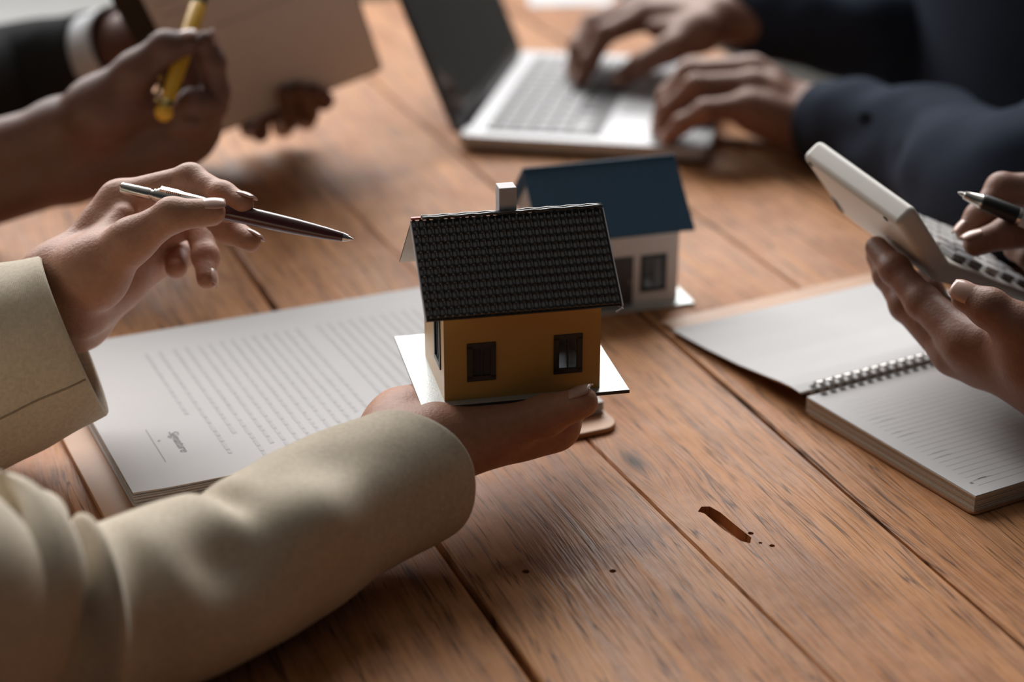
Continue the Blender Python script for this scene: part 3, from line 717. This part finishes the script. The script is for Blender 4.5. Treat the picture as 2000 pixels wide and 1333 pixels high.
# --- hand under the house
W0 = atz(788, 866, .047); hu = vec((math.cos(R(33)), math.sin(R(33)), 0)); hv = vec((math.sin(R(33)), -math.cos(R(33)), 0))
def HP(u, v, z): return W0 + u * hu + v * hv + vec((0, 0, z - .047))
def chain(u, v, L3, ang, rads, z=(.046, .048, .050, .054)):
    out = [(u, v)]; x, y = u, v
    for L_, an in zip(L3, ang): x += L_ * math.cos(R(an)); y -= L_ * math.sin(R(an)); out.append((x, y))
    return [(HP(p[0], p[1], zz), r) for p, zz, r in zip(out, z, rads)]
idx = chain(.084, .026, (.040, .024, .018), (36, 42, 46), (.0125, .0090, .0082, .0068))
mid = chain(.086, .006, (.044, .027, .019), (40, 44, 48), (.012, .0090, .0082, .0068), (.050, .051, .052, .055))
rin = chain(.081, -.013, (.041, .026, .018), (42, 46, 50), (.0115, .0085, .0078, .0065), (.050, .051, .052, .055))
lit = chain(.072, -.030, (.032, .019, .016), (46, 50, 54), (.0105, .0076, .0070, .0060), (.050, .051, .052, .055))
thu = ZF([(862, 868, .048), (950, 850, .052), (1066, 812, .064), (1138, 786, .0745)], (.0178, .0138, .0110, .0086))
rep('palm hand', [idx, mid, rin, lit, thu])
hand(pb, M['skin_light'], M['nail'], atz(806, 890, .046), atz(776, 850, .047), atz(640, 1012, .044), atz(640, 980, .046), [idx, mid, rin, lit], thu, rw=.0185, rf=.020, h=.0014,
     extra=[[(atz(785, 818, .049), .0175), (HP(.06, -.026, .049), .013)], [(atz(868, 862, .045), .0165), (HP(.075, .02, .045), .013)]], nail_dir={4: -FW * .4 + UP}, skip_nails=(0, 1, 2, 3))
sl, C_, Rd = sleeve(pb, 'jacket_sleeve', M['beige'], [atz(795, 932, .0445), atz(640, 1004, .0445), atz(480, 1100, .044), atz(310, 1172, .045), atz(140, 1215, .048), atz(-30, 1190, .060), atz(-230, 1200, .075), (-.50, .64, .10), (-.66, .70, .24)],
       [(.0395, .037), (.0405, .0405), (.041, .042), (.041, .043), (.042, .0435), (.052, .054), (.058, .062), (.066, .068), (.085, .08)], nth=110, per=22,
       bumps=[(1.2, 105, -.004, .3, 28, 20), (2.1, 80, -.007, .16, 36, 50), (1.60, 138, .009, .36, 30, 0), (2.6, 142, -.011, .40, 36, 0), (3.80, 135, .013, .09, 70, -10), (4.08, 120, -.013, .15, 80, 0), (3.45, 150, -.006, .2, 60, 0), (4.6, 90, .006, .3, 70, 0), (5.4, 110, -.014, .16, 80, 20), (5.15, 120, .010, .10, 70, 20)],
       wrinkle=.0032, wscale=13, seed=5.1, clamp=.0035, tilt=(-.012, .004))
torso(pb, M['beige'], (-.80, .80, 0), .17, .24, -.40, .46, 0.)
# --- maroon ballpoint
def lathe(m, p0, p1, prof, n=20):
    p0, p1 = vec(p0), vec(p1); L = np.linalg.norm(p1 - p0); d = (p1 - p0) / L
    return m.tube([p0 + d * (s * L) for s, r in prof], [r for s, r in prof], n)
def pen_frame(p0, p1, side):
    d = unit(vec(p1) - vec(p0)); s = vec(side); s = unit(s - d * np.dot(s, d)); return d, s, np.cross(d, s)
A, B = atd(237, 367, 1.048), atd(691, 468, 1.044); L_ = np.linalg.norm(B - A)
pen = thing('ballpoint_pen', (A + B) / 2, 'steel and maroon click pen between thumb and fingers over the contract', 'pen')
o = lathe(MB(), A, B, [(.155, .0045), (.165, .0047), (.40, .0053), (.42, .0053)], 24).build('upper_barrel', M['steel'], pen, smooth=True, angle=40)
lathe(MB(), A, B, [(0, .0030), (.004, .0034), (.125, .0034), (.126, .0028), (.140, .0028), (.141, .0038), (.155, .0038)], 20).build('push_button', M['steel'], pen, smooth=True, angle=40)
lathe(MB(), A, B, [(.42, .0052), (.60, .0051), (.75, .0046), (.88, .0036), (.955, .0026)], 24).build('lower_barrel', M['maroon'], pen, smooth=True, angle=40)
lathe(MB(), A, B, [(.955, .0026), (.975, .0019), (.976, .0014), (.995, .0006), (1.0, .0003)], 16).build('tip', M['steel'], pen, smooth=True, angle=40)
d, s, q = pen_frame(A, B, UP - FW * .55); P0 = A + d * (.165 * L_) + s * .0031
m = MB(); m.add([P0 + d * x * L_ + q * w_ + s * hh for x, wd, hh in ((0, .0022, .0026), (.07, .0022, .0026), (.10, .0017, .0022), (.235, .0009, .0020)) for w_ in (-wd, wd)] + [P0 + d * x * L_ + q * w_ - s * .001 for x, wd in ((0, .0022), (.07, .0022), (.10, .0017), (.235, .0009)) for w_ in (-wd, wd)],
      [[0, 1, 3, 2], [2, 3, 5, 4], [4, 5, 7, 6], [8, 0, 2, 10], [10, 2, 4, 12], [12, 4, 6, 14], [1, 9, 11, 3], [3, 11, 13, 5], [5, 13, 15, 7], [0, 8, 9, 1], [6, 7, 15, 14]])
cl = m.build('clip', M['steel'], pen, bevel=.0003)
m = MB()
for k in range(8): m.box(P0 + d * (.004 + k * .0011) + q * .0021 + s * .0002, d * .0005 + s * .0022, q * .0003, d * .0004)
for k in range(8): m.box(P0 + d * (.004 + k * .0011) - q * .0024 + s * .0002, d * .0005 + s * .0022, q * .0003, d * .0004)
m.build('clip_notches', M['rubber'], cl)
# ------------------------------------------------------------------ person in black with clipboard and yellow pen
pk = thing('person', (-1.0, 1.45, -.3), 'person in black jacket with white cuff holding a clipboard and yellow pen', 'person')
idx = DF([(392, 250, 1.385), (420, 182, 1.365), (414, 122, 1.352), (402, 80, 1.346)], (.0140, .0108, .0098, .0082))
mid = DF([(385, 262, 1.405), (398, 190, 1.425), (370, 125, 1.415), (346, 76, 1.395)], (.0135, .0105, .0096, .0080))
rin = DF([(378, 272, 1.390), (414, 204, 1.366), (376, 200, 1.345), (350, 222, 1.347)], (.0135, .0112, .0100, .0085))
lit = DF([(358, 288, 1.395), (392, 240, 1.368), (366, 238, 1.348), (345, 250, 1.350)], (.0125, .0102, .0092, .0080))
thu = DF([(195, 215, 1.350), (266, 142, 1.338), (324, 92, 1.334), (364, 84, 1.338)], (.0230, .0150, .0118, .0094))
rep('yellow pen hand', [idx, mid, rin, lit, thu])
hand(pk, M['skin_dark'], M['nail_dark'], atd(118, 262, 1.375), atd(140, 330, 1.385), atd(-160, 345, 1.39), atd(-140, 410, 1.40), [idx, mid, rin, lit], thu, rw=.0235, rf=.027, h=.0018, palm_r=.014,
     extra=[DF([(190, 270, 1.375), (330, 275, 1.395)], (.022, .016)), DF([(180, 310, 1.385), (335, 290, 1.40)], (.022, .016))], nail_dir={4: UP - FW * .5, 0: UP * .3 + RT}, skip_nails=(1, 2, 3))
# clipboard held up
ba = unit((.9269, .1899, .3238)); bb = vec((-.0976, -.62, .77)); bb = unit(bb - ba * np.dot(ba, bb)); bn = np.cross(ba, bb)
bo = CO + (vec((-.3487, 1.9141, -.0923)) - CO) * .82; BW, BH = .185, .255
if np.dot(bn, CO - bo) < 0: bn = -bn
def BP(u, v, n=0.): return bo + u * ba + v * bb + n * bn
cb = thing('clipboard', BP(BW / 2, .0), 'black clipboard with a white form held up by a dark hand', 'clipboard')
MB().prism([BP(u, v, -.0035) for u, v in rrect(0, BW, 0, BH, .006)], bn * .0035).build('board', M['rubber'], cb, bevel=.0008)
sh = MB().prism([BP(u, v, .0002) for u, v in rrect(.022, BW - .001, .0045, BH - .012, .001)], bn * .0012).build('sheet', M['paper'], cb)
m = MB()
for (u0, u1, v) in ((.030, .17, .205), (.03, .12, .188), (.03, .165, .172), (.065, .15, .138)): m.box(BP(u0, v, .0015), (u1 - u0) * ba, .0012 * bb, bn * .00005)
m.build('printed_line', M['ink'], sh)
m = MB(); m.box(BP(BW * .3, BH - .02, .0014), BW * .4 * ba, .018 * bb, bn * .006); m.build('clip', M['steel'], cb, bevel=.001)
# hand gripping its lower edge
def gf(base, knuckle, tipd, tip, r):
    return [(base, r * 1.25), (knuckle, r), (tipd, r * .92), (tip, r * .80)]
def onb(x, y, off):
    r_ = ray(x, y); tt = np.dot(bo - CO, bn) / np.dot(r_, bn); return CO + r_ * tt + bn * off
rg = .0088
idx = gf(onb(565, 170, -.045), onb(628, 205, -.012), onb(626, 180, .010), onb(608, 166, .0095), rg)
mid = gf(onb(540, 190, -.048), onb(604, 250, -.010), onb(596, 205, .011), onb(580, 160, .0095), rg)
rin = gf(onb(510, 205, -.048), onb(560, 264, -.010), onb(560, 215, .011), onb(549, 166, .0095), rg)
lit = gf(onb(485, 215, -.045), onb(494, 268, -.010), onb(503, 245, .009), onb(510, 226, .0085), rg * .9)
thu = [(onb(470, 140, -.045), .017), (onb(520, 110, -.03), .013), (onb(560, 90, -.02), .010), (onb(590, 80, -.016), .009)]
rep('grip hand', [idx, mid, rin, lit, thu])
wA, wB = onb(395, 130, -.055), onb(385, 165, -.06)
hand(pk, M['skin_dark'], M['nail_dark'], wA, wB, atd(160, 95, 1.72), atd(150, 130, 1.72), [idx, mid, rin, lit], thu, rw=.020, rf=.023, h=.002, palm_r=.0125, nails=False)
sleeve(pk, 'jacket_sleeve', M['black_cloth'], [atd(186, 106, 1.700), atd(60, 140, 1.735), atd(-80, 175, 1.70), atd(-300, 200, 1.60), (-.85, 1.40, .30)], [(.040, .040), (.046, .046), (.055, .055), (.065, .065), (.08, .08)], wrinkle=.006, wscale=12, clamp=.002)
sleeve(pk, 'shirt_cuff', M['white_cloth'], [atd(240, 84, 1.664), atd(190, 104, 1.697), atd(120, 124, 1.722), atd(60, 140, 1.735)], [(.036, .036), (.0365, .0365), (.037, .037), (.037, .037)], lining=.01)
sleeve(pk, 'jacket_sleeve', M['black_cloth'], [atd(-60, 372, 1.395), atd(-200, 410, 1.40), atd(-400, 440, 1.38), (-.75, 1.25, .12), (-.88, 1.28, .30)], [(.044, .044), (.048, .048), (.055, .055), (.065, .065), (.08, .08)], wrinkle=.005, wscale=12, seed=3.3, clamp=.002)
torso(pk, M['black_cloth'], (-1.05, 1.45, 0), .18, .25, -.40, .46, 0.)
# yellow pen
A, B = atd(400, -30, 1.372), atd(318, 226, 1.320)
yp = thing('ballpoint_pen', (A + B) / 2, 'yellow pen with gold clip gripped upright beside the clipboard', 'pen')
L_ = np.linalg.norm(B - A)
lathe(MB(), A, B, [(0.16, .0056), (.17, .0062), (.55, .0060), (.93, .0050)], 20).build('barrel', M['pen_yellow'], yp, smooth=True, angle=40)
lathe(MB(), A, B, [(0, .0015), (.05, .0045), (.16, .0056)], 16).build('tip', M['rubber'], yp, smooth=True)
lathe(MB(), A, B, [(.90, .0053), (.92, .0056), (.93, .0056), (.95, .0050)], 18).build('ring', M['gold'], yp, smooth=True, angle=40)
lathe(MB(), A, B, [(.945, .0045), (.965, .0066), (.99, .0066), (1.02, .0045), (1.03, .001)], 18).build('end_cap', M['pen_yellow'], yp, smooth=True)
d, s, q = pen_frame(A, B, -RT)
P = A + d * L_ * .90; m = MB(); m.tube([P, P + s * .0085, P + s * .0095 - d * .006, P + s * .0095 - d * .034], [.0012, .0013, .0013, .001], 8); m.ball(P + s * .0105 - d * .020, .0022, 10); m.build('clip', M['gold'], yp, smooth=True)
# ------------------------------------------------------------------ man typing on the laptop
pm = thing('person', (.62, 1.80, -.3), 'person in dark navy clothes typing on the silver laptop', 'person')
KT = .0154                                                          # top of the laptop deck
def touch(x, y, r, z=KT): return atz(x, y, z + r * .92)
def tips(f, x, y, r, z=KT): return f[:-1] + [(touch(x, y, r, z), r)]
idx = tips(DF([(1462, 140, 1.690), (1348, 136, 1.695), (1304, 186, 1.698), (1292, 226, 1.7)], (.0140, .0105, .0095, .0082)), 1292, 226, .0082)
mid = tips(DF([(1470, 140, 1.662), (1346, 142, 1.662), (1302, 198, 1.665), (1290, 240, 1.67)], (.0140, .0108, .0098, .0084)), 1290, 240, .0084)
rin = tips(DF([(1468, 168, 1.637), (1358, 168, 1.627), (1306, 216, 1.640), (1292, 254, 1.65)], (.0135, .0105, .0095, .0082)), 1292, 254, .0082)
lit = tips(DF([(1458, 208, 1.618), (1378, 216, 1.603), (1332, 242, 1.614), (1306, 266, 1.63)], (.0125, .0095, .0086, .0076)), 1306, 266, .0076)
thu = tips(DF([(1520, 205, 1.690), (1440, 203, 1.705), (1385, 210, 1.705), (1345, 218, 1.70)], (.018, .0130, .0108, .0092)), 1345, 218, .0092)
rep('man left', [idx, mid, rin, lit, thu])
hand(pm, M['skin_mid'], M['nail'], atd(1585, 224, 1.680), atd(1590, 250, 1.642), atz(1760, 266, .046), atz(1760, 278, .042), [idx, mid, rin, lit], thu, rw=.022, rf=.022, h=.002, palm_r=.0140, nails=True, skip_nails=(4,),
     extra=[DF([(1560, 254, 1.640), (1470, 225, 1.625)], (.021, .016))])
KK = .0164                                                          # top of the keys
idx = tips(DF([(1258, 32, 1.83), (1182, 66, 1.805), (1150, 122, 1.803), (1134, 156, 1.808)], (.0140, .0105, .0096, .0082)), 1134, 156, .0082, KK)
mid = tips(DF([(1252, 18, 1.86), (1166, 46, 1.838), (1134, 102, 1.830), (1124, 142, 1.83)], (.0140, .0108, .0098, .0084)), 1124, 142, .0084, KK)
rin = tips(DF([(1256, 12, 1.885), (1156, 44, 1.868), (1128, 90, 1.856), (1121, 129, 1.85)], (.0135, .0105, .0095, .0082)), 1121, 129, .0082, KK)
lit = tips(DF([(1262, 20, 1.91), (1190, 46, 1.895), (1160, 84, 1.882), (1146, 117, 1.876)], (.0125, .0095, .0086, .0076)), 1146, 117, .0076, KK)
thu = tips(DF([(1368, 62, 1.80), (1308, 96, 1.785), (1250, 126, 1.785), (1214, 152, 1.795)], (.0190, .0135, .0110, .0092)), 1214, 154, .0092, KK)
rep('man right', [idx, mid, rin, lit, thu])
hand(pm, M['skin_mid'], M['nail'], atd(1405, 40, 1.82), atd(1415, 10, 1.865), atd(1600, 58, 1.82), atd(1600, 48, 1.835), [idx, mid, rin, lit], thu, rw=.022, rf=.021, h=.002, palm_r=.0145, nails=True)
sleeve(pm, 'shirt_sleeve', M['navy'], [atz(1602, 238, .037), atz(1720, 262, .043), atz(1850, 304, .052), atz(1990, 362, .062), (.54, 1.40, .12), (.65, 1.55, .27), (.68, 1.68, .42)],
       [(.036, .036), (.042, .043), (.050, .050), (.056, .056), (.062, .062), (.07, .07), (.08, .08)], wrinkle=.009, wscale=13, seed=1.7, clamp=.002)
sleeve(pm, 'shirt_sleeve', M['navy'], [atd(1432, 26, 1.845), atd(1560, 48, 1.83), atd(1700, 70, 1.82), atd(1860, 60, 1.84), (.62, 1.90, .32), (.68, 1.93, .42)],
       [(.038, .037), (.044, .042), (.052, .050), (.058, .056), (.07, .07), (.08, .08)], wrinkle=.008, wscale=13, seed=7.7, clamp=.002)
MB().tube([atz(1690, 232, .078), atz(1690, 232, .081)], .0055, 12).build('cuff_button', M['navy'], pm)
torso(pm, M['navy'], (.66, 1.80, 0), .27, .30, -.40, .50, R(-15), name='shirt')
# ------------------------------------------------------------------ calculator, its holder and the white pen
pr_ = thing('person', (.85, 1.0, -.3), 'person in black sleeves holding a white calculator and a pen over it', 'person')
cW = camvec(.0460, .0485, -.0700); cS = camvec(.0335, .0330, .0448); cS = cS - cW * np.dot(cS, cW) / np.dot(cW, cW)
cK = camvec(.0694, .0136, .0550); cK = cK - cW * np.dot(cK, cW) / np.dot(cW, cW)
cA = atd(1564, 303, 1.160); ws_ = unit(np.cross(cW, cS)); wk = unit(np.cross(cW, cK))
if np.dot(ws_, UP) < 0: ws_ = -ws_
if np.dot(wk, UP) < 0: wk = -wk
TH = .0155; cK = unit(cK) * .105; cS = unit(cS) * .0645
calc = thing('calculator', cA + cW * .5 + cS, 'warm white desktop calculator with raised display held at an angle', 'calculator')
h0 = cA + cS; prof = [cA, h0, h0 + cK, h0 + cK + wk * TH * .55, h0 + (ws_ + wk) * .5 * TH * .98 + unit(cK) * .001, cA + ws_ * TH]
m = MB()
pp = prof if np.dot(np.cross(prof[1] - prof[0], prof[-1] - prof[0]), cW) > 0 else prof[::-1]
m.prism(pp, cW); m.build('body', M['calc'], calc, bevel=.0042, seg=4)
kT = prof[4]; kdir = prof[3] - prof[4]; kl = np.linalg.norm(kdir); ku = kdir / kl; kn = unit(np.cross(cW, ku)); kn = kn if np.dot(kn, UP) > 0 else -kn
wl = np.linalg.norm(cW); wu_ = cW / wl
for r_ in range(5):
    for c_ in range(5):
        P = kT + ku * (.010 + r_ * .0175) + wu_ * (.007 + c_ * (wl - .014) / 5)
        MB().box(P, ku * .0135, wu_ * ((wl - .014) / 5 - .003), kn * .0045).build('key', M['calc_key' if (c_ < 3 and r_ > 0) or (r_ + c_) % 3 == 0 else 'calc_key2'], calc, bevel=.001)
S5 = prof[5]; sd_ = prof[4] - prof[5]; MB().box(S5 + sd_ * .22 + wu_ * .01, sd_ * .5, wu_ * (wl - .02), ws_ * .0004).build('display', M['lcd'], calc)
m = MB()
for (x, y) in ((.08, .07), (.86, .07)): m.tube([cA + cW * x + cS * y - ws_ * .0003, cA + cW * x + cS * y + ws_ * .002], .0021, 10)
m.build('screw_hole', M['rubber'], calc)
MB().box(cA + cW * .02 + cS * .70 - ws_ * .0006, cW * .05, cS * .22, ws_ * .001).build('rubber_foot', M['rubber'], calc)
idx = DF([(1888, 668, 1.086), (1802, 590, 1.112), (1748, 527, 1.130), (1712, 484, 1.147)], (.0135, .0100, .0090, .0074))
mid = DF([(1866, 690, 1.106), (1770, 596, 1.136), (1734, 538, 1.153), (1712, 500, 1.166)], (.0130, .0098, .0086, .0070))
rin = DF([(1880, 692, 1.130), (1800, 600, 1.160), (1760, 545, 1.178), (1735, 512, 1.190)], (.0120, .0088, .0080, .0066))
lit = DF([(1910, 690, 1.150), (1850, 610, 1.172), (1820, 570, 1.185), (1800, 545, 1.195)], (.0110, .0078, .0072, .0062))
thu = DF([(2025, 700, 1.052), (1992, 642, 1.045), (1932, 602, 1.046), (1886, 580, 1.052)], (.0185, .0132, .0108, .0086))
rep('calc hand', [idx, mid, rin, lit, thu])
hand(pr_, M['skin_mid'], M['nail'], atd(2080, 740, 1.055), atd(2080, 774, 1.085), atd(2260, 822, 1.02), atd(2260, 842, 1.045), [idx, mid, rin, lit], thu, rw=.0195, rf=.020, h=.0014, skip_nails=(0, 1, 2, 3),
     extra=[DF([(2060, 760, 1.065), (1930, 690, 1.085)], (.020, .0155))])
sleeve(pr_, 'sleeve', M['black_cloth'], [atd(2170, 786, 1.045), atd(2330, 846, 1.02), (.50, .93, .066), (.66, .92, .12), (.80, .95, .32)], [(.035, .035), (.041, .041), (.05, .05), (.06, .06), (.08, .08)], wrinkle=.004, clamp=.0135)
# pen hand on the right
idx = DF([(2050, 372, 1.150), (1956, 368, 1.148), (1912, 424, 1.142), (1886, 452, 1.140)], (.0120, .0092, .0082, .0066))
mid = DF([(2065, 395, 1.172), (1972, 378, 1.175), (1925, 432, 1.166), (1898, 462, 1.160)], (.0118, .0092, .0082, .0068))
rin = DF([(2075, 430, 1.190), (2000, 440, 1.194), (1988, 484, 1.180), (2006, 506, 1.168)], (.0115, .0086, .0078, .0066))
lit = DF([(2085, 465, 1.200), (2028, 478, 1.200), (2018, 508, 1.188), (2034, 526, 1.178)], (.0105, .0080, .0072, .0062))
thu = DF([(2112, 470, 1.140), (2046, 450, 1.131), (1968, 455, 1.126), (1906, 476, 1.126)], (.0180, .0120, .0094, .0080))
rep('right pen hand', [idx, mid, rin, lit, thu])
hand(pr_, M['skin_mid'], M['nail'], atd(2180, 470, 1.14), atd(2180, 510, 1.18), atd(2340, 540, 1.13), atd(2340, 580, 1.16), [idx, mid, rin, lit], thu, rw=.0185, rf=.022, h=.0014, nail_dir={4: UP * 1.2 - RT * .8 - FW * .3, 0: -RT - FW * .2, 1: -RT - FW * .2}, skip_nails=(2, 3))
sleeve(pr_, 'sleeve', M['black_cloth'], [atd(2070, 572, 1.19), atd(2220, 584, 1.17), atd(2400, 600, 1.14), (.66, 1.06, .22), (.80, 1.04, .38)], [(.038, .038), (.042, .042), (.05, .05), (.06, .06), (.08, .08)], wrinkle=.005, wscale=13, clamp=.0135)
torso(pr_, M['black_cloth'], (.92, 1.0, 0), .17, .23, -.40, .46, 0.)
A, B = atd(1871, 376, 1.118), atd(2140, 482, 1.112); L_ = np.linalg.norm(B - A)
wp = thing('ballpoint_pen', (A + B) / 2, 'white pen with black grip and steel tip poised above the calculator', 'pen')
lathe(MB(), A, B, [(0, .0003), (.02, .0010), (.04, .0014), (.045, .0024), (.16, .0042), (.165, .0046), (.175, .0046)], 20).build('tip', M['steel'], wp, smooth=True, angle=35)
lathe(MB(), A, B, [(.175, .0046), (.19, .0052), (.42, .0056), (.43, .0056)], 22).build('grip', M['pen_black'], wp, smooth=True, angle=40)
lathe(MB(), A, B, [(.43, .0058), (.445, .0060), (.455, .0060)], 22).build('ring', M['steel'], wp, smooth=True, angle=40)
lathe(MB(), A, B, [(.455, .0058), (.9, .0056), (.99, .0045), (1., .002)], 22).build('barrel', M['pen_white'], wp, smooth=True, angle=40)
